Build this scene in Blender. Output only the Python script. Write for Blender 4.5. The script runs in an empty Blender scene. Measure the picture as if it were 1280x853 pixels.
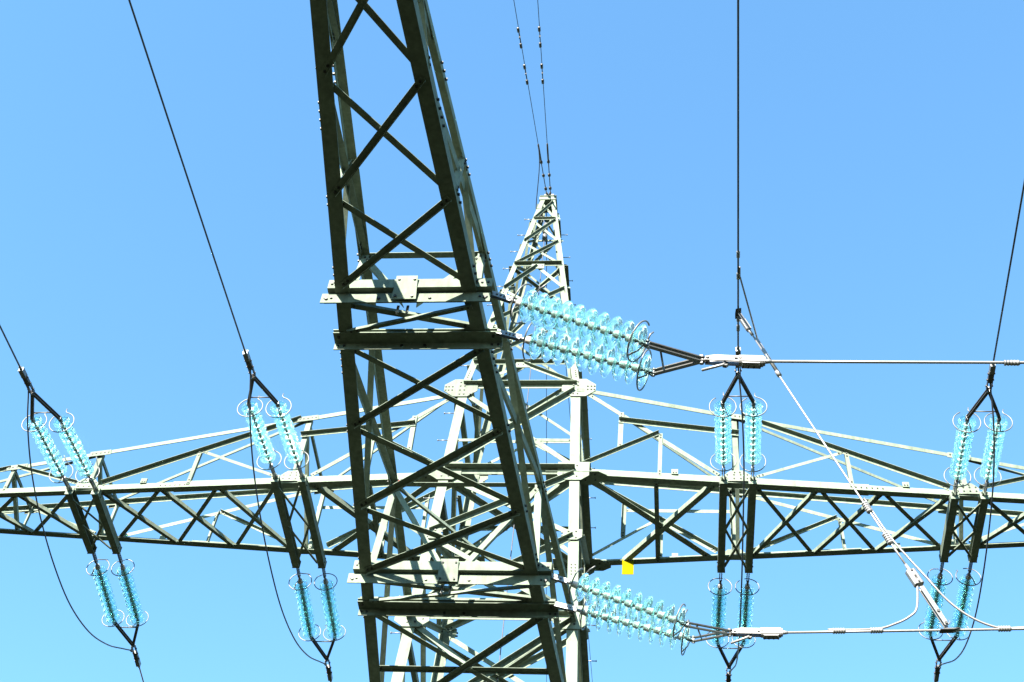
import bpy, math, random
from mathutils import Vector as V, Matrix

random.seed(7)
sc = bpy.context.scene
col = sc.collection

# ------------------------------------------------------------------ camera
CAM = V((2.4009, -16.2369, 1.6))
YAW, PITCH, ROLL, FPX = -0.1707, 0.8779, 0.1252, 1778.0
fwd = V((math.sin(YAW) * math.cos(PITCH), math.cos(YAW) * math.cos(PITCH), math.sin(PITCH)))
r0 = V((math.cos(YAW), -math.sin(YAW), 0))
u0 = r0.cross(fwd)
right = math.cos(ROLL) * r0 + math.sin(ROLL) * u0
up = -math.sin(ROLL) * r0 + math.cos(ROLL) * u0
cd = bpy.data.cameras.new('camera')
cam = bpy.data.objects.new('camera', cd)
col.objects.link(cam)
cd.sensor_fit = 'HORIZONTAL'
cd.sensor_width = 36.0
cd.lens = 36.0 * FPX / 1280.0
cd.clip_end = 6000
m = Matrix((right, up, -fwd)).transposed().to_4x4()
m.translation = CAM
cam.matrix_world = m
sc.camera = cam

# ------------------------------------------------------------------ light
SUN_TO = V((-0.32, -1.0, 0.66)).normalized()
EL = math.asin(SUN_TO.z)
AZ = math.atan2(SUN_TO.x, SUN_TO.y)
w = bpy.data.worlds.new('World')
sc.world = w
w.use_nodes = True
nt = w.node_tree
bg = nt.nodes['Background']
sky = nt.nodes.new('ShaderNodeTexSky')
sky.sky_type = 'NISHITA'
sky.sun_disc = False
sky.sun_elevation = EL
sky.sun_rotation = AZ % (2 * math.pi)
sky.altitude = 0
sky.air_density = 1.8
sky.dust_density = 0.0
sky.ozone_density = 10.0
wb = nt.nodes.new('ShaderNodeMix')          # white balance of the whole sky
wb.data_type = 'RGBA'
wb.blend_type = 'MULTIPLY'
wb.inputs['Factor'].default_value = 1.0
wb.inputs['B'].default_value = (1.0, 1.07, .95, 1)
nt.links.new(sky.outputs[0], wb.inputs['A'])
nt.links.new(wb.outputs['Result'], bg.inputs[0])
bg.inputs[1].default_value = 0.074
sl = bpy.data.lights.new('sun', 'SUN')
sl.energy = 5.0
sl.angle = math.radians(0.53)
sl.color = (1.0, 0.95, 0.86)
so = bpy.data.objects.new('sun', sl)
so.rotation_euler = SUN_TO.to_track_quat('Z', 'Y').to_euler()
so.location = (-20, -50, 40)
col.objects.link(so)
sc.view_settings.view_transform = 'Standard'
sc.view_settings.look = 'None'
sc.view_settings.gamma = 1
sc.view_settings.exposure = 2.5


# ------------------------------------------------------------------ pixel helper (direction only)
def ray(x, y):
    return fwd * FPX + right * (x - 640) + up * (426.5 - y)
def on_y(x, y, Y):
    d = ray(x, y)
    return CAM + d * ((Y - CAM.y) / d.y)
def on_x(x, y, X):
    d = ray(x, y)
    return CAM + d * ((X - CAM.x) / d.x)


# ------------------------------------------------------------------ materials
def mat(name, colr, rough=0.5, metal=0.0, var=0.15, scale=9.0, stain=None, bump=0.0, spec=0.5):
    M = bpy.data.materials.new(name)
    M.use_nodes = True
    t = M.node_tree
    b = t.nodes['Principled BSDF']
    b.inputs['Roughness'].default_value = rough
    b.inputs['Metallic'].default_value = metal
    b.inputs['Specular IOR Level'].default_value = spec
    tc = t.nodes.new('ShaderNodeTexCoord')
    n = t.nodes.new('ShaderNodeTexNoise')
    n.inputs['Scale'].default_value = scale
    n.inputs['Detail'].default_value = 6
    n.inputs['Roughness'].default_value = 0.65
    t.links.new(tc.outputs['Object'], n.inputs['Vector'])
    r = t.nodes.new('ShaderNodeValToRGB')
    r.color_ramp.elements[0].position = 0.3
    r.color_ramp.elements[1].position = 0.7
    lo = [c * (1 - var) for c in colr]
    hi = [min(1, c * (1 + var)) for c in colr]
    r.color_ramp.elements[0].color = (*lo, 1)
    r.color_ramp.elements[1].color = (*hi, 1)
    t.links.new(n.outputs['Fac'], r.inputs['Fac'])
    out = r.outputs['Color']
    if stain:
        n2 = t.nodes.new('ShaderNodeTexNoise')
        n2.inputs['Scale'].default_value = scale * 0.45
        n2.inputs['Detail'].default_value = 9
        n2.inputs['Roughness'].default_value = 0.75
        t.links.new(tc.outputs['Object'], n2.inputs['Vector'])
        r2 = t.nodes.new('ShaderNodeValToRGB')
        r2.color_ramp.elements[0].position = 0.6
        r2.color_ramp.elements[1].position = 0.78
        r2.color_ramp.elements[0].color = (0, 0, 0, 1)
        r2.color_ramp.elements[1].color = (.7, .7, .7, 1)
        t.links.new(n2.outputs['Fac'], r2.inputs['Fac'])
        mx = t.nodes.new('ShaderNodeMix')
        mx.data_type = 'RGBA'
        t.links.new(r2.outputs['Color'], mx.inputs['Factor'])
        t.links.new(out, mx.inputs['A'])
        mx.inputs['B'].default_value = (*stain, 1)
        out = mx.outputs['Result']
    if bump:
        oi = t.nodes.new('ShaderNodeObjectInfo')
        mr = t.nodes.new('ShaderNodeMapRange')
        mr.inputs['To Min'].default_value = .80
        mr.inputs['To Max'].default_value = 1.12
        t.links.new(oi.outputs['Random'], mr.inputs['Value'])
        mp = t.nodes.new('ShaderNodeMapping')
        mp.inputs['Scale'].default_value = (1, 1, .12)
        t.links.new(tc.outputs['Object'], mp.inputs['Vector'])
        n3 = t.nodes.new('ShaderNodeTexNoise')
        n3.inputs['Scale'].default_value = 22
        n3.inputs['Detail'].default_value = 4
        t.links.new(mp.outputs[0], n3.inputs['Vector'])
        m3_ = t.nodes.new('ShaderNodeMapRange')
        m3_.inputs['From Min'].default_value = .3
        m3_.inputs['From Max'].default_value = .7
        m3_.inputs['To Min'].default_value = .80
        m3_.inputs['To Max'].default_value = 1.12
        t.links.new(n3.outputs['Fac'], m3_.inputs['Value'])
        mm = t.nodes.new('ShaderNodeMath')
        mm.operation = 'MULTIPLY'
        t.links.new(mr.outputs[0], mm.inputs[0]); t.links.new(m3_.outputs[0], mm.inputs[1])
        mu = t.nodes.new('ShaderNodeMix')
        mu.data_type = 'RGBA'; mu.blend_type = 'MULTIPLY'
        mu.inputs['Factor'].default_value = 1
        t.links.new(out, mu.inputs['A']); t.links.new(mm.outputs[0], mu.inputs['B'])
        out = mu.outputs['Result']
    t.links.new(out, b.inputs['Base Color'])
    if bump:
        bn = t.nodes.new('ShaderNodeBump')
        bn.inputs['Strength'].default_value = bump
        bn.inputs['Distance'].default_value = 0.004
        t.links.new(n.outputs['Fac'], bn.inputs['Height'])
        t.links.new(bn.outputs['Normal'], b.inputs['Normal'])
    return M

STEEL = mat('painted_steel', (.146, .174, .130), .7, 0, .16, 7, stain=(.070, .068, .048), bump=.2, spec=.12)
GALV = mat('galvanised_steel', (.18, .18, .176), .42, .55, .2, 25)
BOLT = mat('shaded_bolt_steel', (.022, .022, .019), .5, .5, .2, 30)  # near-black tone paints in the shadow that turns bolts into dark dots
DARKST = mat('dark_fitting', (.07, .066, .06), .5, .4, .25, 30)
ALU = mat('cast_aluminium', (.21, .20, .19), .42, .3, .12, 40)
WIRE = mat('weathered_conductor', (.06, .06, .065), .6, .3, .2, 60)
WIREA = mat('bright_conductor', (.20, .19, .18), .45, .4, .15, 60)
EARTHW = mat('earth_wire', (.05, .05, .06), .6, .3, .2, 60)
RINGM = mat('dull_ring_steel', (.105, .105, .10), .45, .4, .2, 30)
CONC = mat('concrete', (.36, .35, .33), .9, 0, .2, 6)
YEL = mat('yellow_plate', (.160, .135, .0004), .8, 0, .10, 6, spec=.03)
RED = mat('red_plastic', (.22, .004, .004), .4, 0, .1, 20)
CERAM = mat('cap_cement', (.36, .34, .31), .6, .15, .15, 40)

def ground_mat():
    M = bpy.data.materials.new('grassland')
    M.use_nodes = True
    t = M.node_tree
    b = t.nodes['Principled BSDF']
    b.inputs['Roughness'].default_value = 1
    b.inputs['Specular IOR Level'].default_value = 0.1
    tc = t.nodes.new('ShaderNodeTexCoord')
    n = t.nodes.new('ShaderNodeTexNoise')
    n.inputs['Scale'].default_value = 0.35
    n.inputs['Detail'].default_value = 10
    n.inputs['Roughness'].default_value = .7
    t.links.new(tc.outputs['Object'], n.inputs['Vector'])
    r = t.nodes.new('ShaderNodeValToRGB')
    r.color_ramp.elements[0].color = (.005, .007, .003, 1)
    r.color_ramp.elements[1].color = (.015, .018, .008, 1)
    t.links.new(n.outputs['Fac'], r.inputs['Fac'])
    t.links.new(r.outputs['Color'], b.inputs['Base Color'])
    return M
GRASS = ground_mat()

def glass_mat():
    M = bpy.data.materials.new('tinted_glass')
    M.use_nodes = True
    t = M.node_tree
    b = t.nodes['Principled BSDF']
    tc = t.nodes.new('ShaderNodeTexCoord')
    n = t.nodes.new('ShaderNodeTexNoise')
    n.inputs['Scale'].default_value = 14
    n.inputs['Detail'].default_value = 4
    t.links.new(tc.outputs['Object'], n.inputs['Vector'])
    r = t.nodes.new('ShaderNodeValToRGB')
    r.color_ramp.elements[0].color = (.60, .93, .91, 1)
    r.color_ramp.elements[1].color = (.70, .96, .93, 1)
    t.links.new(n.outputs['Fac'], r.inputs['Fac'])
    t.links.new(r.outputs['Color'], b.inputs['Base Color'])
    b.inputs['Transmission Weight'].default_value = 1.0
    b.inputs['Roughness'].default_value = 0.02
    b.inputs['IOR'].default_value = 1.45
    # the thin shell passes light straight through as well as bending it
    tr = t.nodes.new('ShaderNodeBsdfTransparent')
    tr.inputs['Color'].default_value = (.68, .93, .91, 1)
    m1 = t.nodes.new('ShaderNodeMixShader')
    m1.inputs[0].default_value = 0.36
    # aqua scatter mixed in as stand-in for the sunlit glow of the glass
    d = t.nodes.new('ShaderNodeBsdfTranslucent')
    d.inputs['Color'].default_value = (.36, .70, .66, 1)
    d2 = t.nodes.new('ShaderNodeBsdfDiffuse')
    d2.inputs['Color'].default_value = (.36, .66, .62, 1)
    m2 = t.nodes.new('ShaderNodeMixShader')
    m2.inputs[0].default_value = 0.5
    m3 = t.nodes.new('ShaderNodeMixShader')
    rd = t.nodes.new('ShaderNodeMapRange')
    rd.inputs['To Min'].default_value = .02
    rd.inputs['To Max'].default_value = .035
    t.links.new(n.outputs['Fac'], rd.inputs['Value'])
    oi = t.nodes.new('ShaderNodeObjectInfo')
    ra = t.nodes.new('ShaderNodeMath'); ra.operation = 'MULTIPLY_ADD'
    ra.inputs[1].default_value = .045
    t.links.new(oi.outputs['Random'], ra.inputs[0]); t.links.new(rd.outputs[0], ra.inputs[2])
    t.links.new(ra.outputs[0], m3.inputs[0])
    o = t.nodes['Material Output']
    t.links.new(b.outputs[0], m1.inputs[1]); t.links.new(tr.outputs[0], m1.inputs[2])
    t.links.new(d.outputs[0], m2.inputs[1]); t.links.new(d2.outputs[0], m2.inputs[2])
    t.links.new(m1.outputs[0], m3.inputs[1]); t.links.new(m2.outputs[0], m3.inputs[2])
    t.links.new(m3.outputs[0], o.inputs['Surface'])
    return M
GLASS = glass_mat()


# ------------------------------------------------------------------ mesh helpers
class MB:
    def __init__(s):
        s.v = []; s.f = []; s.mi = []; s.sm = []
    def add(s, vs, fs, mi=0, smooth=False):
        o = len(s.v)
        s.v += [tuple(x) for x in vs]
        for f in fs:
            s.f.append(tuple(i + o for i in f)); s.mi.append(mi); s.sm.append(smooth)
    def prism(s, poly, a, b, P0, d, n0, n1, mi=0):
        """2D polygon (list of (u,v)) swept from P0+d*n0 to P0+d*n1; a,b are the polygon axes"""
        k = len(poly)
        vs = [P0 + a * u + b * q + d * n0 for u, q in poly] + [P0 + a * u + b * q + d * n1 for u, q in poly]
        fs = [tuple(range(k - 1, -1, -1)), tuple(range(k, 2 * k))]
        fs += [(i, (i + 1) % k, k + (i + 1) % k, k + i) for i in range(k)]
        s.add(vs, fs, mi)
    def box(s, c, ax, ay, az, hx, hy, hz, mi=0):
        s.prism([(-hx, -hy), (hx, -hy), (hx, hy), (-hx, hy)], ax, ay, c, az, -hz, hz, mi)
    def bolt(s, c, n, r=.016, h=.014, mi=1):
        n = n.normalized()
        a = n.orthogonal().normalized(); b = n.cross(a)
        s.prism([(r * math.cos(i * math.pi / 3), r * math.sin(i * math.pi / 3)) for i in range(6)], a, b, c, n, -.004, h, mi)
    def tube(s, pts, r, seg=8, mi=0, cap=True):
        pts = [V(p) for p in pts]
        vs = []; n = len(pts); A = None
        for i, p in enumerate(pts):
            d = (pts[min(i + 1, n - 1)] - pts[max(i - 1, 0)]).normalized()
            if A is None: A = d.orthogonal().normalized()
            A = (A - d * A.dot(d)).normalized(); B = d.cross(A)
            rr = r[i] if isinstance(r, (list, tuple)) else r
            vs += [p + (A * math.cos(2 * math.pi * k / seg) + B * math.sin(2 * math.pi * k / seg)) * rr for k in range(seg)]
        fs = [(i * seg + k, i * seg + (k + 1) % seg, (i + 1) * seg + (k + 1) % seg, (i + 1) * seg + k) for i in range(n - 1) for k in range(seg)]
        if cap: fs += [tuple(range(seg - 1, -1, -1)), tuple((n - 1) * seg + k for k in range(seg))]
        s.add(vs, fs, mi, True)
    def lathe(s, prof, P0=V((0, 0, 0)), ax=V((1, 0, 0)), seg=24, mi=0):
        ax = ax.normalized(); A = ax.orthogonal().normalized(); B = ax.cross(A)
        vs = []
        for a, r in prof:
            vs += [P0 + ax * a + (A * math.cos(2 * math.pi * k / seg) + B * math.sin(2 * math.pi * k / seg)) * max(r, 1e-4) for k in range(seg)]
        n = len(prof)
        fs = [(i * seg + k, (i + 1) * seg + k, (i + 1) * seg + (k + 1) % seg, i * seg + (k + 1) % seg) for i in range(n - 1) for k in range(seg)]
        fs += [tuple(range(seg)), tuple((n - 1) * seg + k for k in range(seg - 1, -1, -1))]
        s.add(vs, fs, mi, True)
    def mesh(s, name, mats):
        me = bpy.data.meshes.new(name)
        me.from_pydata(s.v, [], s.f)
        for M in (mats if isinstance(mats, (list, tuple)) else [mats]): me.materials.append(M)
        me.polygons.foreach_set('material_index', s.mi)
        me.polygons.foreach_set('use_smooth', s.sm)
        me.update()
        return me
    def build(s, name, mats, parent=None):
        o = bpy.data.objects.new(name, s.mesh(name, mats))
        col.objects.link(o)
        o.parent = parent
        return o

def empty(name, parent=None, loc=(0, 0, 0)):
    o = bpy.data.objects.new(name, None)
    o.empty_display_size = .3
    col.objects.link(o)
    o.parent = parent
    o.location = loc
    return o

def tag(o, label, cat, group=None):
    o['label'] = label; o['category'] = cat
    if group: o['group'] = group
    return o

def perp(x, d):
    return (x - d * x.dot(d)).normalized()

def add_angle(b, P0, P1, s1, s2, t, fa, fb, centre=True, mi=0):
    """rolled L section: flange 1 (width s1) towards fa, flange 2 (s2) towards fb, corner on the line P0-P1"""
    P0, P1 = V(P0), V(P1)
    d = (P1 - P0); L = d.length; d.normalize()
    A = perp(V(fa), d); B = V(fb); B = B - d * B.dot(d); B = (B - A * B.dot(A)).normalized()
    O = P0 - A * (s1 / 2 if centre else 0)
    poly = [(0, 0), (s1, 0), (s1, t), (t, t), (t, s2), (0, s2)]
    if A.cross(B).dot(d) < 0: poly = poly[::-1]
    b.prism(poly, A, B, O, d, 0, L, mi)

def angle(name, P0, P1, s, fa, fb, parent, t=None, s2=None, centre=True, m=None):
    b = MB()
    add_angle(b, P0, P1, s, s2 or s, t or max(.006, s * .09), fa, fb, centre)
    P0, P1 = V(P0), V(P1)
    d = (P1 - P0); L = d.length; d.normalize()
    if L > .5 and s >= .045:
        A = perp(V(fa), d); B = V(fb); B = B - d * B.dot(d); B = (B - A * B.dot(A)).normalized()
        tt = t or max(.006, s * .09)
        off = A * (0 if centre else s / 2)
        for e, sg in ((P0, 1), (P1, -1)):
            for q in (.035, .095):
                c = e + d * (sg * q) + off
                b.bolt(c, -B, .013, .012); b.bolt(c + B * tt, B, .013, .012)
    return b.build(name, [m or STEEL, BOLT], parent)

def plate(name, c, ax, ay, poly, th, parent, bolts=(), m=None, br=.015, back=False):
    c = V(c); ax = V(ax).normalized(); ay = V(ay); ay = (ay - ax * ay.dot(ax)).normalized()
    n = ax.cross(ay)
    b = MB()
    b.prism(poly, ax, ay, c, n, 0, th)
    for u, q in bolts: b.bolt(c + ax * u + ay * q + n * th, n, br, br * .8)
    if back:
        for u, q in bolts: b.bolt(c + ax * u + ay * q, -n, br, br * .8)
    return b.build(name, [m or STEEL, BOLT], parent)

X = V((1, 0, 0)); Y = V((0, 1, 0)); Z = V((0, 0, 1))

# ------------------------------------------------------------------ ground
g = MB()
R = 3000
g.add([(-R, -R, 0), (R, -R, 0), (R, R, 0), (-R, R, 0)], [(0, 1, 2, 3)])
go = g.build('ground', GRASS); go['kind'] = 'structure'

# ================================================================== pylon
pylon = empty('lattice_pylon')
tag(pylon, 'pale green steel lattice pylon carrying the long crossarm and the lower branch crossarm', 'pylon')

def H(z):
    if z >= 19: return .99 - .1235 * (z - 19)
    if z >= 11: return .99 + .0375 * (19 - z)
    return 1.29 + .085 * (11 - z)

def LEGS(z): return .15 if z < 19 else (.115 if z < 22 else .085)

# legs: one per corner, joined angle lengths
for sx in (-1, 1):
    for sy in (-1, 1):
        b = MB()
        for z0, z1 in ((.2, 11), (11, 19), (19, 22.25), (22.25, 25.85)):
            s_ = .17 if z1 <= 11 else .15 if z1 <= 19 else (.115 if z1 < 23 else .09)
            add_angle(b, (sx * H(z0), sy * H(z0), z0), (sx * H(z1), sy * H(z1), z1), s_, s_, .013, (-sx, 0, 0), (0, -sy, 0), False)
        # splice bolts
        for zc in (14.9, 19.35, 22.1):
            for k in range(4):
                z = zc + k * .06
                for q in (.045, .10):
                    if q > .08 and z > 19: continue
                    b.bolt(V((sx * (H(z) - q), sy * H(z), z)), V((0, sy, 0)), .012, .012)
                    b.bolt(V((sx * H(z), sy * (H(z) - q), z)), V((sx, 0, 0)), .012, .012)
        b.build('leg', [STEEL, BOLT], pylon)
        f = MB()
        h = H(0) + .02
        f.lathe([(-.6, .42), (.12, .42), (.2, .34), (.26, .34)], V((sx * h, sy * h, 0)), Z, 20)
        f.build('footing', CONC, pylon)

def face(i):
    """outward normal and in-face horizontal axis of the four faces"""
    return ((-Y, X), (Y, -X), (X, Y), (-X, -Y))[i]

def fp(i, side, z, inset=0.0):
    n, a = face(i)
    h = H(z)
    return n * h + a * (side * (h - inset)) + Z * z

def brace(i, s0, z0, s1, z1, size, out, name='brace', dz=0):
    """bar in face i. out=True: upright flange points outwards at the upper edge"""
    n, a = face(i)
    ins0 = LEGS(z0) * .45; ins1 = LEGS(z1) * .45
    P0 = fp(i, s0, z0, ins0); P1 = fp(i, s1, z1, ins1)
    if s0 == 0: P0 = n * H(z0) + Z * z0
    if s1 == 0: P1 = n * H(z1) + Z * z1
    t = max(.006, size * .09)
    d = (P1 - P0).normalized()
    dn = perp(-Z, d) if abs(d.z) < .98 else perp(a, d)
    if out:
        off = n * .003
        angle(name, P0 + off, P1 + off, size, dn, n, pylon, t)
    else:
        off = n * -(.016)
        angle(name, P0 + off, P1 + off, size, dn, -n, pylon, t)

levels = [.35, 3.9, 6.9, 9.5, 11.92]
for i in range(4):
    for k in range(4):
        z0, z1 = levels[k], levels[k + 1]
        brace(i, -1, z0, 1, z1, .08, True); brace(i, 1, z0, -1, z1, .08, False)
    for z in levels[1:4]: brace(i, -1, z + .02, 1, z + .02, .07, False, 'strut')
    # body between lower and upper crossarm
    for z0, z1, s_ in ((11.98, 14.02, .08), (14.14, 15.62, .08), (15.68, 16.93, .08), (17.12, 18.93, .085)):
        brace(i, -1, z0, 1, z1, s_, True); brace(i, 1, z0, -1, z1, s_, False)
    brace(i, -1, 11.95, 1, 11.95, .10, True, 'strut')
    brace(i, -1, 14.08, 1, 14.08, .10, True, 'strut')
    brace(i, -1, 17.0, 1, 17.0, .12, True, 'strut')
    brace(i, -1, 19.06, 1, 19.06, .10, True, 'strut')
    # redundant members of the upper body panel
    brace(i, 1, 17.75, .26, 17.76, .06, False, 'strut')
    brace(i, -1, 17.75, -.26, 17.76, .06, False, 'strut')
    # earth-wire peak
    brace(i, -1, 19.75, 1, 19.75, .07, True, 'strut')
    brace(i, 0, 19.72, -1, 19.12, .06, False); brace(i, 0, 19.72, 1, 19.12, .06, True)
    brace(i, -1, 19.80, 1, 21.05, .06, True); brace(i, 1, 19.80, -1, 21.05, .06, False)
    brace(i, -1, 21.08, 1, 22.2, .06, True); brace(i, 1, 21.08, -1, 22.2, .06, False)
    brace(i, -1, 22.25, 0, 23.05, .06, True); brace(i, 1, 22.25, 0, 23.05, .06, False)
    if i != 0: brace(i, -1, 22.25, 1, 22.25, .055, True, 'strut')
    brace(i, -1, 23.1, 1, 23.1, .075, True, 'strut')
    brace(i, -1, 23.14, 1, 24.0, .05, True); brace(i, 1, 23.14, -1, 24.0, .05, False)
    brace(i, -1, 24.05, 1, 24.9, .05, True); brace(i, 1, 24.05, -1, 24.9, .05, False)
    brace(i, -1, 24.95, 1, 24.95, .045, True, 'strut')
    brace(i, -1, 24.98, 1, 25.7, .045, True); brace(i, 1, 24.98, -1, 25.7, .045, False)

# plan bracing
for z, s_ in ((16.97, .08), (14.0, .07), (11.9, .07), (23.06, .05)):
    h = H(z) - .06
    angle('plan_brace', (h, -h, z), (-h, h, z), s_, (1, 1, 0), (0, 0, 1), pylon)
    angle('plan_brace', (-h, -h, z - .015), (h, h, z - .015), s_, (1, -1, 0), (0, 0, -1), pylon)

# peak head: top plates and cap beam
for s_ in (-1, 1):
    angle('head_beam', (-.175, s_ * .165, 25.80), (.175, s_ * .165, 25.80), .10, Z, (0, -s_, 0), pylon, .01, .09, False)
plate('head_plate', (0, 0, 25.93), X, Y, [(-.17, -.17), (.17, -.17), (.17, .17), (-.17, .17)], .012, pylon, [(-.12, -.12), (.12, -.12), (-.12, .12), (.12, .12)])
b = MB()
b.tube([(0, 0, 25.9), (0, 0, 26.12)], .035, 10)
b.box(V((0, 0, 26.14)), X, Y, Z, .10, .05, .03)
b.build('head_bracket', [DARKST], pylon)

# gusset plates on body nodes
def hexg(wl, wr, h, ch):
    return [(-wl, -h * .35), (-wl + ch, -h), (wr - ch, -h), (wr, -h * .35), (wr, h * .35), (wr - ch, h), (-wl + ch, h), (-wl, h * .35)]
for sy in (-1, 1):
    for sx in (-1, 1):
        z = 19.0; h = H(z)
        ax = X if sy < 0 else -X
        sgn = sx * (1 if sy < 0 else -1)
        wl, wr = (.26, .34) if sgn > 0 else (.34, .26)
        bl = [(u, q) for u in (-.05, .02) for q in (-.15, -.05, .05, .14)] + [(sgn * u, q) for u in (.18, .24, .29) for q in (-.05, .03)] + [(-sgn * .18, -.12), (-sgn * .13, -.15)]
        plate('gusset_plate', (sx * (h - .06), sy * (h + .016), z), ax, Z, hexg(wl * .92, wr * .92, .21, .16), .012, pylon, bl, br=.016)
        for z, hh in ((17.0, .19), (14.08, .2), (15.65, .1)):
            h = H(z)
            bl = [(u, q) for u in (-.06, .05) for q in (-hh * .6, hh * .6)] + [(-sgn * .15, hh * .3), (-sgn * .15, -hh * .3)]
            wq = .24 if hh > .15 else .14
            plate('gusset_plate', (sx * (h - .09), sy * (h + .017), z), ax, Z, [(-wq, -hh * .5), (-wq * .5, -hh), (wq * .5, -hh), (wq, -hh * .5), (wq, hh), (-wq, hh)], .011, pylon, bl, br=.015)
# centre plates where the braces cross
for sy in (-1, 1):
    for z in (23.04, 19.7):
        plate('gusset_plate', (0, sy * (H(z) + .012), z), X if sy < 0 else -X, Z, [(-.12, -.08), (.12, -.08), (.12, .08), (-.12, .08)], .01, pylon, [(-.08, 0), (0, 0), (.08, 0)], br=.012)

# step bolts up two legs
z = 2.6; k = 0
while z < 25.2:
    h = H(z)
    q = .05 if k % 2 == 0 else .02
    for sx, sy in ((-1, -1), (1, 1)):
        b = MB()
        P = V((sx * h, sy * (h - .05), z))
        b.tube([P, P + X * sx * .17], .008, 6)
        b.lathe([(0, .016), (.012, .016)], P + X * sx * .165, X * sx, 8)
        b.lathe([(0, .018), (.016, .018)], P, X * sx, 6)
        b.build('step_bolt', GALV, pylon)
    z += .66; k += 1

# ------------------------------------------------------------------ long crossarm (two halves, along X)
ZB = 17.0
FR = {-1: ((.997, .0548), (1.117, .0836)), 1: ((1.097, .0734), (1.15, .082))}
def yF(x):
    a, b = FR[1 if x > 0 else -1][0]; return -(a - b * abs(x))
def yR(x):
    a, b = FR[1 if x > 0 else -1][1]; return a - b * abs(x)
def zT(x): return 19.17 - .188 * abs(x)
PH1, PH2, PH3 = 3.44, 6.84, 10.2
TIP = 10.9

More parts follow.
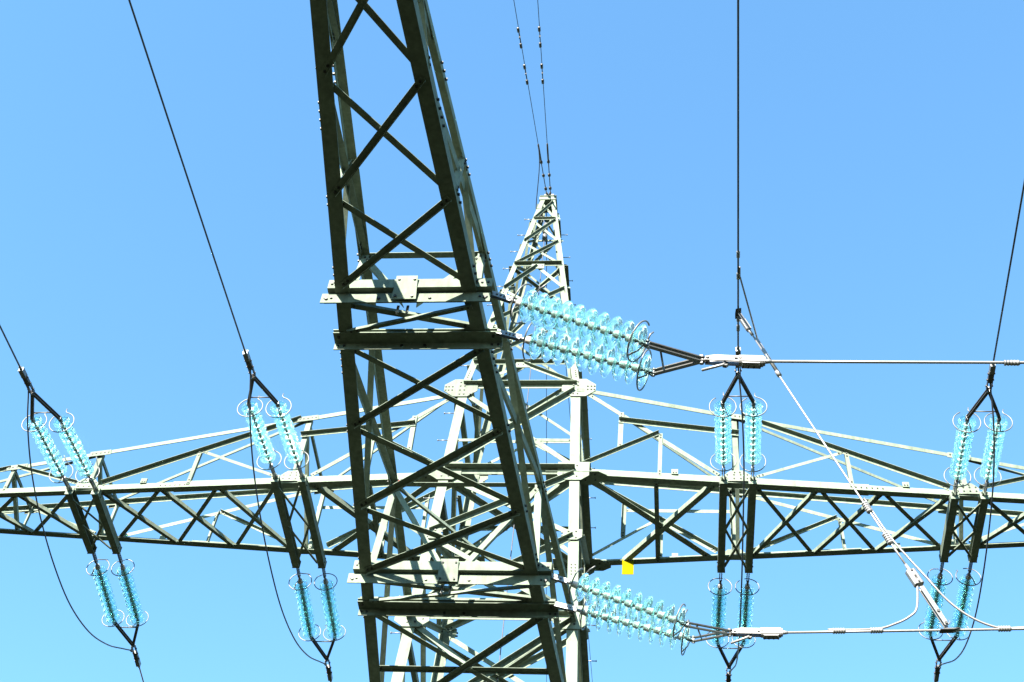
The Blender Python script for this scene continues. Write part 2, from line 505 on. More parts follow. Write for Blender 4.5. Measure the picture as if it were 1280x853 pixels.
def long_arm(s):
    arm = empty('crossarm', pylon)
    arm['label'] = 'half of the long crossarm with the yellow plate' if s > 0 else 'half of the long crossarm with the red marker'
    def Pf(x, dz=0, k=-1): # bottom chord corner point on front (k=-1) or rear (k=1)
        return V((s * x, yF(s * x) if k < 0 else yR(s * x), ZB + dz))
    def Pt(x, k=-1):
        return V((s * x, yF(s * x) if k < 0 else yR(s * x), zT(x)))
    for k in (-1, 1):
        inn = V((0, -k, 0))
        # chords, each in two rolled lengths joined by splice bolts
        b = MB()
        add_angle(b, Pf(.95, 0, k), Pf(5.4, 0, k), .125, .115, .012, Z, inn, False)
        add_angle(b, Pf(5.4, 0, k), Pf(TIP, 0, k), .105, .10, .011, Z, inn, False)
        for xx in (5.2, 5.28, 5.36, 5.44, 5.52, 5.6):
            b.bolt(Pf(xx, .05, k), V((0, k, 0)), .012, .012)
        b.build('bottom_chord', [STEEL, BOLT], arm)
        b = MB()
        add_angle(b, Pt(.95, k), Pt(PH1 + .25, k), .085, .08, .009, -Z, inn, False)
        add_angle(b, Pt(PH1 + .25, k), Pt(TIP, k), .075, .07, .008, -Z, inn, False)
        b.build('top_chord', [STEEL, BOLT], arm)
        # face lacing of front and rear
        out = V((0, k, 0))
        def bar(x0, z0, x1, z1, size, up_out, off, name='diagonal'):
            P0 = V((s * x0, (yF(s * x0) if k < 0 else yR(s * x0)), z0)) + out * off
            P1 = V((s * x1, (yF(s * x1) if k < 0 else yR(s * x1)), z1)) + out * off
            d = (P1 - P0).normalized()
            fa = perp(-Z, d) if abs(d.z) < .9 else perp(X * s, d)
            angle(name, P0, P1, size, fa, out if up_out else -out, arm)
        bar(1.12, zT(1.1) - .1, PH1 - .28, ZB + .17, .075, False, -.016)           # main diagonal, inner panel
        xm, zm = 2.27, 18.03
        bar(1.67, 18.44, 1.66, 17.60, .075, False, .004, 'post')
        bar(1.63, 18.22, PH1 + .06, 18.06, .07, True, .012)
        bar(xm, zm - .03, 1.1, ZB + .2, .055, True, .003)
        bar(xm + .02, zm - .03, xm, ZB + .07, .06, False, .003, 'post')
        bar(PH1, zT(PH1) - .02, PH1, ZB + .06, .085, False, -.014, 'post')
        # second panel
        bar(PH1 + .12, zT(PH1 + .1) - .04, PH2 - .25, ZB + .12, .07, True, .003)
        bar(PH1 + .3, ZB + .16, 5.1, 17.80, .055, False, .003)
        bar(5.13, 17.80, 5.15, ZB + .05, .06, False, .014, 'post')
        bar(PH2, zT(PH2) - .02, PH2, ZB + .06, .075, False, -.014, 'post')
        # outer panel
        bar(PH2 + .2, ZB + .16, 8.2, zT(8.2) - .05, .055, True, .003)
        bar(8.25, zT(8.25) - .02, 8.25, ZB + .05, .055, False, .003, 'post')
        bar(8.3, zT(8.3) - .05, PH3 - .2, ZB + .08, .055, True, .003)
        # node plates
        for xx, hw in ((PH1, .2), (PH2, .18)):
            poly = [(-hw, -.07), (hw, -.07), (hw, .05), (hw * .5, .15), (-hw * .5, .15), (-hw, .05)]
            bl = [(u, q) for u in (-hw * .75, -hw * .25, hw * .25, hw * .75) for q in (-.02, .06)] + [(-.04, .11), (.04, .11)]
            plate('gusset_plate', Pf(xx, .09, k) + out * .016, -X * k, Z, poly, .01, arm, bl, br=.014)
        for xx in (PH1 + .02, PH2, 8.2):
            hw = .17
            plate('gusset_plate', Pt(xx, k) + out * .016 - Z * .05, -X * k + Z * (.188 * s * k), Z, [(-hw, -.06), (hw, -.06), (hw, .05), (-hw, .05)], .009, arm, [(u, 0) for u in (-.13, -.07, 0, .07, .13)], br=.013)
        # large horizontal knuckle plate under the chord root
        x0 = .8
        poly = [(-.25, -.12), (.55, -.12), (.68, -.04), (.68, .02), (.5, .16), (-.25, .16)]
        c = V((s * x0, (yF(s * x0) if k < 0 else yR(s * x0)) - k * .06, ZB - .004))
        b = MB()
        pp = [(u, q) for u, q in poly]
        b.prism(pp if s * k > 0 else pp[::-1], X * s, Y * -k, c, Z, -.012, 0)
        for u in (.05, .2, .35, .5):
            for q in (-.06, .06): b.bolt(c + X * s * u + Y * (-k) * q - Z * .012, -Z, .014, .012)
        b.build('root_plate', [STEEL, BOLT], arm)
        # small fixing brackets on the chord
        for xx in ((2.5, 5.95) if s > 0 else (5.9,)):
            b = MB()
            b.box(Pf(xx, .15, k) + out * .01, X, Y, Z, .05, .012, .05)
            b.bolt(Pf(xx - .02, .13, k) + out * .02, out, .012, .012); b.bolt(Pf(xx + .02, .13, k) + out * .02, out, .012, .012)
            b.build('bracket', [STEEL, BOLT], arm)
    # bottom-plane lacing
    def lac(x0, k0, x1, k1, size, down, name='diagonal', z=0):
        P0 = Pf(x0, 0, k0) - Y * (k0 * .06); P1 = Pf(x1, 0, k1) - Y * (k1 * .06)
        d = (P1 - P0).normalized()
        dz = (-.011 if down else .016) + z
        fa = perp(Y, d) if down else -perp(Y, d)
        if abs(d.y) > .97: fa = perp(X * s, d)
        angle(name, P0 + Z * dz, P1 + Z * dz, size, fa, Z, arm)
    lac(1.15, -1, 3.05, 1, .10, False)
    lac(1.70, 1, 3.1, -1, .09, True)
    lac(2.22, -1, 2.23, 1, .07, True, 'strut', -.012)
    xs = [(PH1 + .27, PH1 + 1.19), (PH1 + 1.23, PH1 + 2.14), (PH1 + 2.18, PH2 - .27), (PH2 + .27, PH2 + 1.15), (PH2 + 1.19, PH2 + 2.05), (PH2 + 2.09, PH2 + 2.95), (PH2 + 2.99, TIP - .1)]
    for a_, b_ in xs:
        lac(a_, -1, b_, 1, .065, False)
        lac(a_, 1, b_, -1, .065, True)
    # top-plane and cross-frame members at the phase frames
    for xx in (PH1, PH2, 8.25, TIP):
        angle('strut', Pt(xx, -1) - Z * .05, Pt(xx, 1) - Z * .05, .06, -Z, X * s, arm)
        if xx < 8.5: angle('cross_brace', Pt(xx + .05, -1) - Z * .04 + Y * .05, Pf(xx + .05, .03, 1) - Y * .05, .06, X * s, Z, arm)
        if xx > 10: angle('strut', Pf(xx, 0, -1), Pf(xx, 0, 1), .09, X * -s, Z, arm)
    for a_, b_ in ((1.1, PH1), (PH1, PH2), (PH2, TIP)):
        angle('diagonal', Pt(a_, -1) - Z * .012 + Y * .05, Pt(b_, 1) - Z * .012 - Y * .05, .055, Y, -Z, arm)
    # transverse channel beams that carry the strings
    for xx, w0 in ((PH1, .967), (PH2, .672), (PH3, .45)):
        for q in (-1, 1):
            b = MB()
            y0 = -w0 - .01; y1 = w0 + .02
            x = s * xx + q * .215
            # channel: web on the outer side, flanges towards the partner
            zt_, zb_ = ZB - .014, ZB - .15
            c0 = V((x + q * .052, 0, (zt_ + zb_) / 2))
            b.box(c0 + Y * (y0 + y1) / 2, X, Z, Y, .005, .068, (y1 - y0) / 2)
            for zz in (zt_ - .005, zb_ + .005):
                b.box(V((x - q * .0035, (y0 + y1) / 2, zz)), X, Z, Y, .0505, .005, (y1 - y0) / 2)
            for k in (-1, 1):
                ye = y0 if k < 0 else y1
                b.box(V((x, ye + k * .006, (zt_ + zb_) / 2)), X, Z, Y, .062, .075, .006)
                b.box(V((x - .02, ye + k * .035, zb_ + .085)), X, Z, Y, .007, .03, .035)
                b.box(V((x + .02, ye + k * .035, zb_ + .085)), X, Z, Y, .007, .03, .035)
                b.bolt(V((x + .03, ye + k * .045, zb_ + .085)), X, .016, .014)
                b.bolt(V((x - .03, ye + k * .045, zb_ + .085)), -X, .016, .014)
                for qq in (-.04, .04):
                    b.bolt(V((x + q * .057, ye - k * .1, ZB - .08 + qq)), X * q, .013, .012)
            b.build('transverse_beam', [STEEL, BOLT], arm)
        # lacing between the two channels
        n = 2
        for j in range(n):
            ya = -w0 + .1 + j * (2 * w0 - .2) / n; yb = ya + (2 * w0 - .2) / n
            angle('lacing_bar', (s * xx - .17, ya, ZB - .162), (s * xx + .17, yb, ZB - .162), .04, Y, -Z, arm, .005, .02)
            angle('lacing_bar', (s * xx + .17, ya, ZB - .153), (s * xx - .17, yb, ZB - .153), .04, Y, Z, arm, .005, .02)
    return arm
long_arm(-1)
long_arm(1)

# ------------------------------------------------------------------ lower branch crossarm (along -Y)
ZL = 11.92
def hb(y): return 1.366 + .084 * y
def ht(y): return 1.25 + .075 * y
def zt(y): return 14.30 + .1635 * y
YT = -12.5
arm = empty('branch_crossarm', pylon)
arm['label'] = 'tapering lower crossarm with bolted double beams'
for s in (-1, 1):
    b = MB()
    add_angle(b, (s * hb(-1.25), -1.25, ZL), (s * hb(YT), YT, ZL), .135, .14, .013, (-s, 0, 0), Z, False)
    for yc in (-10.35, -8.62, -7.6, -4.75, -3.75, -9.4, -6.65, -5.5):
        for k in range(4 if yc in (-10.35, -8.62, -4.75, -7.6) else 2):
            y = yc + k * .085
            b.bolt(V((s * hb(y), y, ZL + .075)), X * s, .014, .022)
    b.build('bottom_chord', [STEEL, BOLT], arm)
    b = MB()
    add_angle(b, (s * ht(-1.2), -1.2, zt(-1.2)), (s * ht(-9.2), -9.2, zt(-9.2)), .095, .095, .010, (-s, 0, 0), -Z, False)
    add_angle(b, (s * ht(-9.2), -9.2, zt(-9.2)), (s * ht(YT), YT, zt(YT)), .085, .085, .009, (-s, 0, 0), -Z, False)
    for yc in (-10.4, -9.3, -8.1, -6.85, -4.3):
        for k in range(3):
            y = yc + k * .09
            b.bolt(V((s * ht(y), y, zt(y) - .055)), X * s, .014, .022)
    b.build('top_chord', [STEEL, BOLT], arm)
    # side lacing: bars between bottom chord (yb) and top chord (yt)
    def side(yb, yt_, size, off, name='diagonal', outw=False):
        P0 = V((s * (hb(yb) + off), yb, ZL + .05)); P1 = V((s * (ht(yt_) + off), yt_, zt(yt_) - .05))
        d = (P1 - P0).normalized()
        angle(name, P0, P1, size, perp(Y, d), (s if outw else -s, 0, 0), arm)
    side(-7.62, -4.3, .07, -.018)
    side(-4.4, -6.8, .07, .004)
    side(-10.6, -8.15, .07, -.018)
    side(-8.3, -9.3, .06, .004)
    side(-11.9, -10.65, .06, -.018)
    side(-10.65, -11.2, .05, .004)
    side(-3.9, -1.5, .08, .004)
    side(-1.5, -4.1, .07, -.018)
    side(-9.45, -9.3, .055, .006, 'post')
    side(-8.15, -8.05, .07, -.03, 'post')
    side(-4.3, -4.2, .08, -.03, 'post')
# bottom lacing
def lowx(yn, yf, size=.068, both=True):
    """X panel between near end yn and far end yf (yf > yn)"""
    L0, L1 = hb(yn) - .06, hb(yf) - .06
    a = V((-L1, yf, ZL - .003)); c = V((L0, yn, ZL - .003))
    d = (c - a).normalized()
    angle('diagonal', a, c, size, -perp(Y, d), -Z, arm, .007, size * .6)
    a = V((-L0, yn, ZL + .018)); c = V((L1, yf, ZL + .018))
    d = (c - a).normalized()
    angle('diagonal', a, c, size, -perp(Y, d), Z, arm, .007, size * .8)
for yn, yf in ((-11.75, -10.66), (-10.60, -9.48), (-9.42, -8.47), (-7.72, -6.72), (-6.66, -5.57), (-5.51, -4.55), (-3.84, -1.75)):
    lowx(yn, yf, .062 if yf < -6 else .075)
angle('strut', (-hb(-2.8) + .05, -2.8, ZL + .035), (hb(-2.8) - .05, -2.8, ZL + .035), .085, -Y, -Z, arm, .007, .03)
angle('strut', (-hb(-12.4), -12.45, ZL + .02), (hb(-12.4), -12.45, ZL + .02), .1, Z, Y, arm, centre=False)
angle('strut', (-ht(-12.4), -12.45, zt(-12.45) - .12), (ht(-12.4), -12.45, zt(-12.45) - .12), .08, Z, Y, arm, centre=False)
# top-plane members
for y in (-8.05, -4.2):
    angle('strut', (-ht(y), y, zt(y) - .02), (ht(y), y, zt(y) - .02), .07, -Y, Z, arm)
for y0, y1 in ((-4.2, -1.3),):
    ym = (y0 + y1) / 2
    for sgn in (-1, 1):
        angle('diagonal', (sgn * (ht(y1) - .06), y1, zt(y1) - .02), (0, ym, zt(ym) - .02), .055, Y, -Z, arm)
        angle('diagonal', (sgn * (ht(y0) - .06), y0, zt(y0) - .02), (0, ym, zt(ym) - .02), .055, Y, -Z, arm)
# cross frames
for y in (-8.08, -4.25):
    for sg in (-1, 1):
        angle('cross_brace', (sg * (ht(y) - .05), y, zt(y) - .07), (sg * .05, y - .12, ZL + .10), .06, Z, Y, arm)
# double carrying beams at the two phases
for yc in (-8.11, -4.23):
    h = hb(yc)
    e0, e1 = -(h + .10), h + .11
    y1 = yc - .265; y2 = yc + .20
    yl = y1 - .005
    angle('carrying_beam', (e0, yl, ZL - .004), (e1, yl, ZL - .004), .135, -Z, Y, arm, .011, .11, False)
    angle('carrying_beam', (e0 + .05, yl - .05, ZL + .016), (e1 + .01, yl - .05, ZL + .016), .125, Z, Y, arm, .011, .09, False)
    yl2 = y2 + .13
    angle('carrying_beam', (e0 + .03, yl2, ZL - .004), (e1 + .06, yl2, ZL - .004), .10, -Z, -Y, arm, .011, .14, False)
    angle('carrying_beam', (e0 + .03, yl2 - .05, ZL + .016), (e1 + .02, yl2 - .05, ZL + .016), .11, Z, -Y, arm, .011, .10, False)
    # connecting plate on the front of the first beam pair, tilted to bear on both flanges
    hw = .115
    plate('joint_plate', (.0, yl - .018, ZL - .128), X, Z + Y * -.22, [(-hw, 0), (hw, 0), (hw * .93, .28), (-hw * .80, .28)], .010, arm, [(-.08, .035), (.075, .035), (-.065, .24), (.08, .24)], br=.014)
    b = MB()
    for xx in (e0 + .05, -.24, .235, e1 - .05): b.bolt(V((xx, yl - .001, ZL - .085)), -Y, .017, .012)
    for xx in (-.1, .12): b.bolt(V((xx, yl2 - .011, ZL - .06)), -Y, .016, .012)
    for xx in (e0 + .08, e1 - .02): b.bolt(V((xx, yl2 - .09, ZL - .015)), -Z, .016, .012)
    b.build('beam_bolts', [BOLT, BOLT], arm)
    for xx in (-.06, .03):
        b = MB()
        b.box(V((xx, yl + .07, ZL - .16)), X, Y, Z, .012, .006, .05)
        b.tube([(xx, yl + .07, ZL - .12), (xx, yl + .07, ZL - .23)], .011, 6)
        b.build('hanger', [GALV], arm)
    # shallow X between the beams
    a0 = V((-(h - .08), yl2 - .16, ZL - .02)); c0 = V((h - .08, yl + .15, ZL - .02))
    angle('lacing_bar', a0, c0, .06, Y, -Z, arm, .006, .035)
    a0 = V((-(h - .08), yl + .15, ZL + .02)); c0 = V((h - .08, yl2 - .16, ZL + .02))
    angle('lacing_bar', a0, c0, .06, Y, Z, arm, .006, .035)

# ================================================================== insulator sets
ND, SP = 10, .127
def disc_mesh(k):
    b = MB()
    prof = [(-.004, .026), (.000, .043), (.008, .062), (.016, .084), (.028, .106), (.042, .121), (.052, .1265), (.057, .1275), (.060, .1255), (.059, .121),
            (.050, .1135), (.038, .100), (.037, .095), (.050, .091), (.051, .087), (.036, .082), (.027, .072), (.020, .058), (.016, .044), (.020, .030), (.018, .014)]
    b.lathe([(a, r if r < .05 else .05 + (r - .05) * k) for a, r in prof], seg=32)
    return b.mesh('glass_disc', GLASS)
DISC = disc_mesh(.95)
DISC_BIG = disc_mesh(1.43)

def core_mesh(L, start):
    """metal parts of one string along +X: link, shackle, caps and pins, end fitting"""
    b = MB()
    # tower-side twin link plates with holes and pin
    for q in (-.013, .013):
        b.box(V((.135, q, 0)), X, Z, Y, .135, .03, .005, 0)
    for a in (.02, .11, .15, .19, .25):
        b.bolt(V((a, .018, 0)), Y, .011, .008, 1); b.bolt(V((a, -.018, 0)), -Y, .011, .008, 1)
    b.tube([(.25, 0, 0), (.30, 0, 0), (start - .07, 0, 0)], [.012, .020, .014], 8, 0)
    for i in range(ND):
        a = start + i * SP
        b.lathe([(a - .074, .012), (a - .072, .026), (a - .066, .034), (a - .030, .038), (a - .010, .042), (a + .004, .046), (a + .006, .030)], seg=14, mi=2)
        b.lathe([(a + .024, .020), (a + .040, .013), (a + SP - .073, .011), (a + SP - .068, .016)], seg=10, mi=1)
    e = start + ND * SP
    b.lathe([(e - .07, .012), (e - .06, .028), (e - .02, .030), (e, .018)], seg=12, mi=0)
    b.tube([(e - .01, 0, 0), (L, 0, 0)], .014, 8, 0)
    b.box(V((L - .02, 0, 0)), X, Y, Z, .03, .022, .022, 0)
    return b.mesh('insulator_string', [GALV, DARKST, CERAM])
STR_L, START = 1.69, .40
CORE = core_mesh(STR_L, START)


def ring_mesh(horn):
    b = MB()
    n = 40; pts = []
    rr = .188
    a0, a1 = math.radians(100), math.radians(100 + 318)
    for i in range(n + 1):
        a = a0 + (a1 - a0) * i / n
        pts.append(V((0, rr * math.cos(a), rr * math.sin(a))))
    if horn:
        # open end curls outwards into a spark horn
        e = pts[-1]; t = (pts[-1] - pts[-2]).normalized()
        pts += [e + t * .04 + V((.02, 0, 0)), e + t * .08 + V((.05, .0, .02)), e + t * .11 + V((.10, .0, .05))]
        s0 = pts[0]; t0 = (pts[0] - pts[1]).normalized()
    else:
        e = pts[-1]; t = (pts[-1] - pts[-2]).normalized(); rad = V((0, e.y, e.z)).normalized()
        pts += [e + t * .03 + rad * .02, e + t * .04 + rad * .07]
    b.tube(pts, .0080, 8)
    # stay bar from the fitting to the ring
    for sg in (-1,):
        b.tube([V((-.06 if horn else .06, 0, -.01)), V((-.05 if horn else .05, 0, -.10)), V((0, 0, -rr))], .008, 6)
    return b.mesh('arcing_ring', RINGM)
RING_H, RING_L = ring_mesh(True), ring_mesh(False)

def frame_matrix(P, d, upv):
    d = d.normalized(); z = (upv - d * upv.dot(d)).normalized(); y = z.cross(d)
    m = Matrix((d, y, z)).transposed().to_4x4()
    m.translation = P
    return m

def insulator_set(label, Sa, Sb, Ea, Eb, apex, cend, bright, group, stub=False):
    """Sa,Sb: tower ends; Ea,Eb: line ends; apex: yoke point; cend: end of the dead-end clamp"""
    root = empty('insulator_set', None, (Sa + Sb) / 2)
    tag(root, label, 'insulator', group)
    inv = Matrix.Translation(-((Sa + Sb) / 2))
    def put(o, mw):
        o.parent = root; o.matrix_basis = inv @ mw
    for S, E in ((Sa, Ea), (Sb, Eb)):
        mw = frame_matrix(S, E - S, Z) @ Matrix.Diagonal(((E - S).length / STR_L, 1, 1, 1))
        o = bpy.data.objects.new('insulator_string', CORE); col.objects.link(o); put(o, mw)
        for i in range(ND):
            g_ = bpy.data.objects.new('glass_disc', DISC_BIG if bright else DISC); col.objects.link(g_)
            g_.parent = o
            g_.matrix_basis = Matrix.Translation((START + i * SP, 0, 0)) @ Matrix.Rotation(random.uniform(-.03, .03), 4, 'Y') @ Matrix.Rotation(random.uniform(-.03, .03), 4, 'Z') @ Matrix.Rotation(random.uniform(0, 6.28), 4, 'X')
        for me, a in ((RING_H, START - .015), (RING_L, START + ND * SP - .075)):
            q = bpy.data.objects.new('arcing_ring', me); col.objects.link(q)
            put(q, mw @ Matrix.Translation((a, 0, 0)) @ Matrix.Rotation(random.uniform(-.45, .45), 4, 'X') @ Matrix.Rotation(random.uniform(-.06, .06), 4, 'Y'))
    O = (Sa + Sb) / 2
    lat = (Eb - Ea).normalized()
    # yoke: two twin-bar arms meeting at the apex
    b = MB()
    fw = (apex - (Ea + Eb) / 2).normalized(); nn = lat.cross(fw).normalized()
    for E in (Ea, Eb):
        d = apex - E; L = d.length; d.normalize(); sd = d.cross(nn).normalized()
        for q in (-.020, .020):
            b.box(E + d * L / 2 + nn * q - O, d, sd, nn, L / 2 + .03, .022, .005)
        b.bolt(E + nn * .025 - O, nn, .018, .014); b.bolt(E - nn * .025 - O, -nn, .018, .014)
    m0 = Ea.lerp(apex, .22); m1 = Eb.lerp(apex, .22)
    b.tube([m0 - O, m1 - O], .010, 6)
    b.bolt(apex + nn * .025 - O, nn, .024, .016); b.bolt(apex - nn * .025 - O, -nn, .024, .016)
    b.build('yoke', [DARKST, GALV], root)
    # dead-end clamp
    d = (cend - apex); L = d.length; d.normalize()
    upv = perp(Z, d); sd = d.cross(upv).normalized()
    b = MB()
    if bright:
        b.tube([apex - d * .01 - O, apex + d * .07 - O], .018, 8)
        for q in (-.026, .026):
            b.prism([(.03, -.028), (L * .62, -.036), (L * .62, .034), (.12, .040), (.03, .020)], d, upv, apex - O, sd, q - .006, q + .006)
        oc = [(-.050, -.024), (-.036, -.038), (.036, -.038), (.050, -.024), (.050, .024), (.036, .038), (-.036, .038), (-.050, .024)]
        b.prism(oc, upv, sd, apex - O, d, L * .60, L * .99)
        b.prism([(u * .8, q * .8) for u, q in oc], upv, sd, apex - O, d, L * .985, L * 1.02)
        b.tube([apex + d * (L * 1.01) - O, apex + d * (L * 1.12) - O], [.024, .017], 10)
        for a in (.66, .75, .84, .93):
            b.bolt(apex + d * (L * a) - sd * .038 - O, -sd, .012, .011); b.bolt(apex + d * (L * a) - sd * .018 - upv * .056 - O, -upv, .012, .014)
        b.prism([(-L * .15, -.05), (L * .15, -.05), (L * .13, -.062), (-L * .13, -.062)], d, upv, apex + d * (L * .79) - O, sd, -.034, .034)
        for a in (.05, L * .55, L * .62):
            b.bolt(apex + d * a - sd * .032 - O, -sd, .016, .012); b.bolt(apex + d * a + sd * .032 - O, sd, .016, .012)
        if stub:
            p = apex + d * (L * .38) - upv * .03 - O
            b.tube([p, p - upv * .03 - d * .02, p - upv * .11 - d * .20], .013, 8)
            b.bolt(p - upv * .01, -sd, .03, .03)
        b.build('clamp', [ALU, DARKST], root)
    else:
        for q in (-.03, .03):
            b.box(apex + d * (L * .36) + sd * q - O, d, upv, sd, L * .34, .024, .006, 1)
        b.box(apex + d * (L * .5) - O, d, upv, sd, L * .18, .034, .026, 1)
        b.box(apex + d * (L * .80) - O, d, upv, sd, L * .15, .036, .034, 0)
        b.tube([apex + d * (L * .93) - O, apex + d * (L * 1.04) - O], .022, 8, 0)
        for a in (.08, .2, .32): b.bolt(apex + d * a + sd * .036 - O, sd, .016, .014); b.bolt(apex + d * a - sd * .036 - O, -sd, .016, .014)
        b.build('clamp', [GALV, DARKST], root)
    return root

def wire(name, pts, r, label, cat, m=WIRE, seg=8):
    b = MB(); b.tube(pts, r, seg)
    o = b.build(name, m)
    tag(o, label, cat)
    return o

def ribbed(P, d, L, r, m, parent, name='wire_clamp'):
    b = MB(); d = d.normalized(); n = 5
    prof = [(0, r * .7)]
    for i in range(n):
        a = i * L / n
        prof += [(a + .001, r), (a + L / n * .6, r), (a + L / n * .7, r * .78), (a + L / n * .98, r * .78)]
    b.lathe(prof, P - d * L / 2, d, 12)
    return b.build(name, m, parent)

dF = V((-.030, -.993, -.108)).normalized(); dFw = V((-.029, -.996, -.082)).normalized()
dR = V((-.021, .998, -.067)).normalized(); dRw = V((-.008, .994, -.105)).normalized()
armname = {(-1, 1): 'inner frame of the crossarm half with the red marker', (-1, 2): 'outer frame of the crossarm half with the red marker',
           (1, 1): 'inner frame of the crossarm half with the yellow plate', (1, 2): 'outer frame of the crossarm half with the yellow plate'}
JR = {}
for s in (-1, 1):
    for n, xx, w0 in ((1, PH1, .967), (2, PH2, .672)):
        nm = armname[(s, n)]
        short = nm.replace('crossarm half with the ', '').replace('red marker', 'red-marker crossarm').replace('yellow plate', 'yellow-plate crossarm')
        for k, dS, dW, side_ in ((-1, dF, dFw, 'sunlit face'), (1, dR, dRw, 'shaded face')):
            zz = ZB - .065
            A = V((s * xx - .215, k * (w0 + .05), zz)); B = V((s * xx + .215, k * (w0 + .05), zz))
            M_ = (A + B) / 2
            apex = M_ + dS * 2.26; ce = M_ + dS * 2.26 + dW * .52
            insulator_set('twin glass insulator strings on the %s, %s' % (side_, short.replace('inner frame of the', 'inner frame,').replace('outer frame of the', 'outer frame,')),
                          A, B, A + dS * STR_L, B + dS * STR_L, apex, ce, False, 'insulator sets of the long crossarm')
            pts = []
            for i in range(41):
                t = 2.0 * i
                pts.append(ce + dW * t + Z * (t * t * .0011))
            o = wire('conductor', pts, .0125 if k < 0 else .012, 'dark conductor leaving the %s, %s' % (side_, short.replace('inner frame of the', 'inner frame,').replace('outer frame of the', 'outer frame,')), 'power line')
            JR[(s, n, k)] = (apex, ce, dW)
        # jumper loop under the arm
        a0, c0, d0 = JR[(s, n, -1)]; a1, c1, d1 = JR[(s, n, 1)]
        P0 = a0 + (c0 - a0) * .35; P1 = a1 + (c1 - a1) * .45
        off = -.06 if s < 0 else .08
        shape = [(.0, 0), (.02, -.08), (.08, -.36), (.18, -.68), (.30, -.93), (.44, -1.08), (.58, -1.10), (.72, -.92), (.84, -.58), (.93, -.22), (.97, -.06), (1, 0)]
        ctrl = []
        for u, dz in shape:
            P = P0.lerp(P1, u) + Z * dz * 1.0
            P.x += off * min(1, u * 8, (1 - u) * 8)
            ctrl.append(P)
        pts = []
        for i in range(len(ctrl) - 1):
            p0 = ctrl[max(i - 1, 0)]; p1 = ctrl[i]; p2 = ctrl[i + 1]; p3 = ctrl[min(i + 2, len(ctrl) - 1)]
            for j in range(6):
                t = j / 6
                pts.append(.5 * ((2 * p1) + (p2 - p0) * t + (2 * p0 - 5 * p1 + 4 * p2 - p3) * t * t + (3 * p1 - p0 - 3 * p2 + p3) * t ** 3))
        pts.append(ctrl[-1])
        o = wire('jumper_cable', pts, .0115, 'slack dark jumper loop passing under the %s' % short, 'cable')
        ribbed(ctrl[-2], ctrl[-1] - ctrl[-2], .06, .02, GALV, o)

# ------------------------------------------------------------------ branch sets (along +X)
def branch(label, wl, yc, pts_a, pts_b, apex_px, cend_px, far_px):
    Sa = on_y(*pts_a[0], yc - .215); Sb = on_y(*pts_b[0], yc + .215)
    da = (on_y(*pts_a[1], yc - .215) - Sa).normalized(); db = (on_y(*pts_b[1], yc + .215) - Sb).normalized()
    Ea = Sa + da * STR_L * .99; Eb = Sb + db * STR_L * .935
    ap = on_y(*apex_px, yc); ce = on_y(*cend_px, yc)
    insulator_set(label, Sa, Sb, Ea, Eb, ap, ce, True, 'insulator sets of the branch crossarm', stub=True)
    F = on_y(*far_px, yc); d = (F - ce).normalized()
    pts = [ce - d * .05] + [ce + d * (1.0 * i) + Z * (.0011 * i * i) for i in range(1, 61)]
    return ce, d, wire('conductor', pts, .0135, wl, 'power line', WIREA)
c_up, d_up, w_up = branch('large twin glass insulator strings near the outer end of the lower branch crossarm', 'bright conductor running level from the outer branch insulators', -8.11,
    [(609, 366), (808, 430)], [(621, 415.5), (806, 463)], (877, 450), (955, 452), (1280, 454))
c_lo, d_lo, w_lo = branch('large twin glass insulator strings at the inner beams of the lower branch crossarm', 'bright conductor running level from the inner branch insulators to the tap line', -4.23,
    [(682, 718), (857, 780)], [(694, 756), (860, 798)], (912, 791), (977, 791), (1280, 787))
# ribbed joints on those conductors
def at_px(c, d, px):
    """point on the conductor c + d*t whose picture column is px"""
    lo, hi = 0, 8
    for _ in range(40):
        t = (lo + hi) / 2; v = c + d * t - CAM
        if 640 + FPX * v.dot(right) / v.dot(fwd) < px: lo = t
        else: hi = t
    return c + d * t
for px in (1265,): ribbed(at_px(c_up, d_up, px), d_up, .13, .026, ALU, w_up)

# ------------------------------------------------------------------ tap line from the upper conductor to the branch conductor
a0, c0, d0 = JR[(1, 1, -1)]
def on_upper(py):
    lo, hi = -2, 8
    for _ in range(40):
        t = (lo + hi) / 2; v = c0 + d0 * t - CAM
        if 426.5 - FPX * v.dot(up) / v.dot(fwd) > py: lo = t
        else: hi = t
    return c0 + d0 * t
S1 = on_upper(392); S0 = on_upper(345); E0 = at_px(c_lo, d_lo, 1187); E1 = at_px(c_lo, d_lo, 1250)
tapr = empty('tap_line', None, tuple(E0))
tag(tapr, 'pale tap line slanting from the upper conductor down to the branch conductor', 'power line')
def tb(): return MB()
dt = (E0 - S1).normalized(); Lt = (E0 - S1).length
def TP(u): return S1 + (E0 - S1) * u
O = E0
sdt = dt.cross(Z).normalized(); nt_ = sdt.cross(dt).normalized()
# main tensioned strand
b = tb(); b.tube([TP(.05) - O, TP(.3) - O - Z * .02, TP(.55) - O - Z * .03, TP(.78) - O - Z * .015, TP(.84) - O], .0125, 8)
b.build('strand', WIREA, tapr)
# upper wedge clamp (straps and body) on the conductor
b = tb()
for q in (-.03, .03): b.box(TP(.03) + sdt * q - O, dt, nt_, sdt, .20, .02, .005, 1)
b.box(TP(.045) - O, dt, nt_, sdt, .10, .034, .022, 0)
b.tube([TP(.06) - O, TP(.085) - O], .022, 8, 0)
b.box(S1 - O, d0, nt_, sdt, .05, .04, .04, 1)
b.build('wedge_clamp', [ALU, DARKST], tapr)
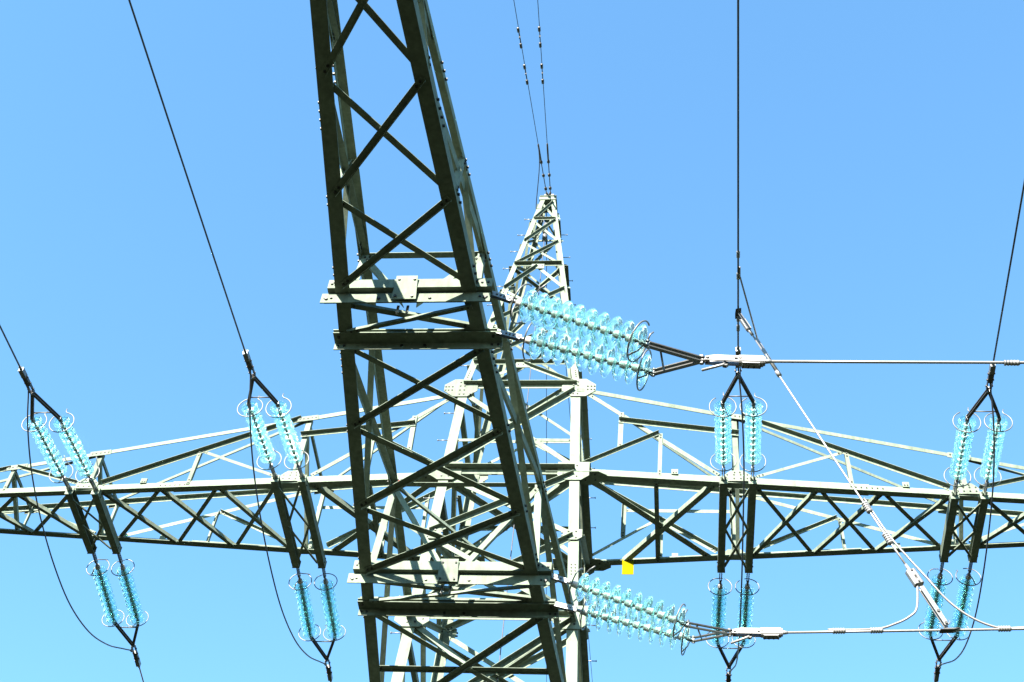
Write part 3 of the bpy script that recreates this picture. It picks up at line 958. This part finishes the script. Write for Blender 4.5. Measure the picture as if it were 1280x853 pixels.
# upper slack strand joining the conductor higher up
b = tb()
m1 = S0.lerp(TP(.10), .5) + Z * .03 + X * .02
b.tube([S0 - d0 * -.15 - O + X * .02, S0 + X * .02 - O, m1 - O, TP(.10) + nt_ * .03 - O, TP(.15) + nt_ * .025 - O], .0115, 8)
b.build('strand', WIREA, tapr)
b = tb(); b.tube([TP(.10) + nt_ * .012 - O, TP(.225) + nt_ * .004 - O], .024, 10); b.tube([TP(.222) - O, TP(.238) - O], .031, 10)
b.build('sleeve', [ALU], tapr)
for py in (318, 345, 398, 410):
    P = on_upper(py); q = ribbed(P - O, d0, .10, .024, GALV, tapr)
for u in (.665, .755):
    ribbed(TP(u) - O - Z * .02, dt, .15, .036, ALU, tapr)
# lower dead-end clamp, strap and anchor on the branch conductor
b = tb()
cb = TP(.865)
oc = [(-.055, -.025), (-.038, -.04), (.038, -.04), (.055, -.025), (.055, .025), (.038, .04), (-.038, .04), (-.055, .025)]
b.prism(oc, nt_, sdt, cb - O, dt, -.10, .10, 0)
b.tube([cb - dt * .09 - O, cb - dt * .20 - O], [.026, .014], 10, 0)
for a in (-.08, 0, .08): b.bolt(cb + dt * a - sdt * .04 - O, -sdt, .013, .012); b.bolt(cb + dt * a + sdt * .04 - O, sdt, .013, .012)
for q in (-.022, .022): b.box(TP(.94) + sdt * q - O, dt, nt_, sdt, .27, .024, .006, 0)
for u in (.87, .955, .985): b.bolt(TP(u) + sdt * .03 - O, sdt, .018, .012); b.bolt(TP(u) - sdt * .03 - O, -sdt, .018, .012)
b.box(E0 - O, d_lo, nt_, sdt, .07, .035, .035, 1)
b.build('dead_end_clamp', [ALU, DARKST], tapr)
# two slack tails
def spline(ctrl, n=8):
    out = []
    for i in range(len(ctrl) - 1):
        p0 = ctrl[max(i - 1, 0)]; p1 = ctrl[i]; p2 = ctrl[i + 1]; p3 = ctrl[min(i + 2, len(ctrl) - 1)]
        for j in range(n):
            t = j / n
            out.append(.5 * ((2 * p1) + (p2 - p0) * t + (2 * p0 - 5 * p1 + 4 * p2 - p3) * t * t + (3 * p1 - p0 - 3 * p2 + p3) * t ** 3))
    return out + [ctrl[-1]]
yb_ = -4.23
b = tb()
ctrl = [TP(.64) + X * .03 - O, TP(.755) + X * .035 - O, on_y(1158, 722, -4.32) - O, on_y(1186, 752, -4.28) - O, on_y(1216, 773, -4.25) - O, E1 + Z * .024 - O, E1 + d_lo * .25 + Z * .026 - O, E1 + d_lo * .9 + Z * .026 - O]
b.tube(spline(ctrl), .0125, 8); b.build('slack_tail', WIREA, tapr)
b = tb()
ctrl = [cb + dt * .10 - nt_ * .02 - O, on_y(1146, 760, -4.27) - O, on_y(1137, 771, -4.25) - O, on_y(1119, 780, yb_) - O, at_px(c_lo, d_lo, 1094) + Z * .03 - O, at_px(c_lo, d_lo, 1035) + Z * .03 - O]
b.tube(spline(ctrl), .0125, 8); b.build('slack_tail', WIREA, tapr)
for px in (1049, 1096, 1256):
    ribbed(at_px(c_lo, d_lo, px) + Z * .012 - O, d_lo, .13, .032, ALU, tapr)

# ------------------------------------------------------------------ earth wires at the peak
HP = V((0, 0, 26.14))
def earth(label, side_, P0, P1, rear=False):
    d = (P1 - P0).normalized()
    pts = [P0 + d * .25] + [P0 + d * t + Z * (.0009 * t * t) for t in (.6, 1, 2, 3, 4, 6, 9, 14, 20, 30, 45, 70)]
    o = wire('earth_wire', pts, .007, label, 'earth wire', EARTHW, 6)
    b = MB()
    b.tube([P0, P0 + d * .9], .010, 6)
    for a in (.12, .45, .78):
        b.lathe([(0, .012), (.01, .03), (.06, .03), (.07, .012)], P0 + d * a, d, 8)
    b.tube([P0 + d * .78, P0 + d * 1.25], .018, 8)
    b.tube([HP + Z * .0, P0 + d * .05], .022, 8)
    b.build('dead_end_grip', DARKST, o)
    if not rear:
        for a in (2.9, 3.7):
            b = MB(); c = P0 + d * a - Z * .06
            b.tube([c - d * .17, c + d * .17], .006, 6)
            for q in (-1, 1): b.lathe([(-.05, .012), (-.045, .026), (.045, .026), (.05, .012)], c + d * .17 * q, d, 8)
            b.box(c + Z * .03, d, d.cross(Z).normalized(), Z, .012, .012, .035)
            b.build('vibration_damper', DARKST, o)
    return o
HP = V((0, 0, 26.14))
earth('thin earth wire from the peak diverging over the crossarm half with the red marker', -1, HP + V((-.05, -.05, 0)), on_x(642, 0, -.395))
earth('thin earth wire from the peak running straight out above the branch crossarm', 1, HP + V((.03, -.06, 0)), on_x(672, 0, .055))
earth('thin earth wire leaving the back of the peak straight down the line', 1, HP + V((.06, .06, 0)), on_x(710, 490, .14), True)
earth('thin earth wire leaving the back of the peak at a slant', -1, HP + V((-.06, .06, 0)), on_x(683, 480, -.33), True)
# down-lead cable from the slanting earth wire into the peak
HPL = HP + V((-.05, -.05, 0))
dl = (on_x(642, 0, -.395) - HPL).normalized()
q0 = HPL + dl * 1.25
ctrl = [q0, q0 + V((.02, .35, -.25)), V((-.21, -.25, 25.45)), V((-.17, -.2, 25.3)), V((-.02, -.1, 25.0)), V((.0, -.05, 24.2)), V((.0, -.02, 22)), V((0, 0, 18)), V((0, 0, 12)), V((0, 0, 2))]
o = wire('down_lead', spline(ctrl, 6), .009, 'thin cable dropping from the slanting earth wire down inside the tower', 'cable', EARTHW, 6)
b = MB()
b.tube([(0, -.06, 24.75), (0, -.06, 25.05)], .05, 10); b.tube([(0, -.06, 24.55), (0, -.06, 24.68)], .045, 10)
b.build('splice_case', GALV, o)

# ------------------------------------------------------------------ small plates
root = empty('warning_plate', None, (1.755, .90, 16.86))
tag(root, 'small blank yellow plate hung from the bottom chord of the long crossarm', 'sign')
b = MB(); b.box(V((0, 0, 0)), X, Z, Y, .092, .16, .003)
b.build('plate', YEL, root)
b = MB()
b.tube([(-.05, .004, .13), (-.05, .06, .15)], .006, 6); b.tube([(.05, .004, .13), (.05, .06, .15)], .006, 6)
b.bolt(V((-.05, -.003, .13)), -Y, .009, .006, 0); b.bolt(V((.05, -.003, .13)), -Y, .009, .006, 0)
b.build('hanger', GALV, root)
root = empty('red_marker', None, (-1.715, -.86, 16.985))
tag(root, 'tiny red marker lamp fixed under the crossarm bottom chord', 'marker')
b = MB()
b.lathe([(-.11, .012), (-.105, .03), (-.06, .036), (0, .036)], V((0, 0, 0)), Z, 12)
b.build('lens', RED, root)
b = MB(); b.lathe([(-.002, .042), (.012, .042)], V((0, 0, 0)), Z, 12)
b.build('base', GALV, root)
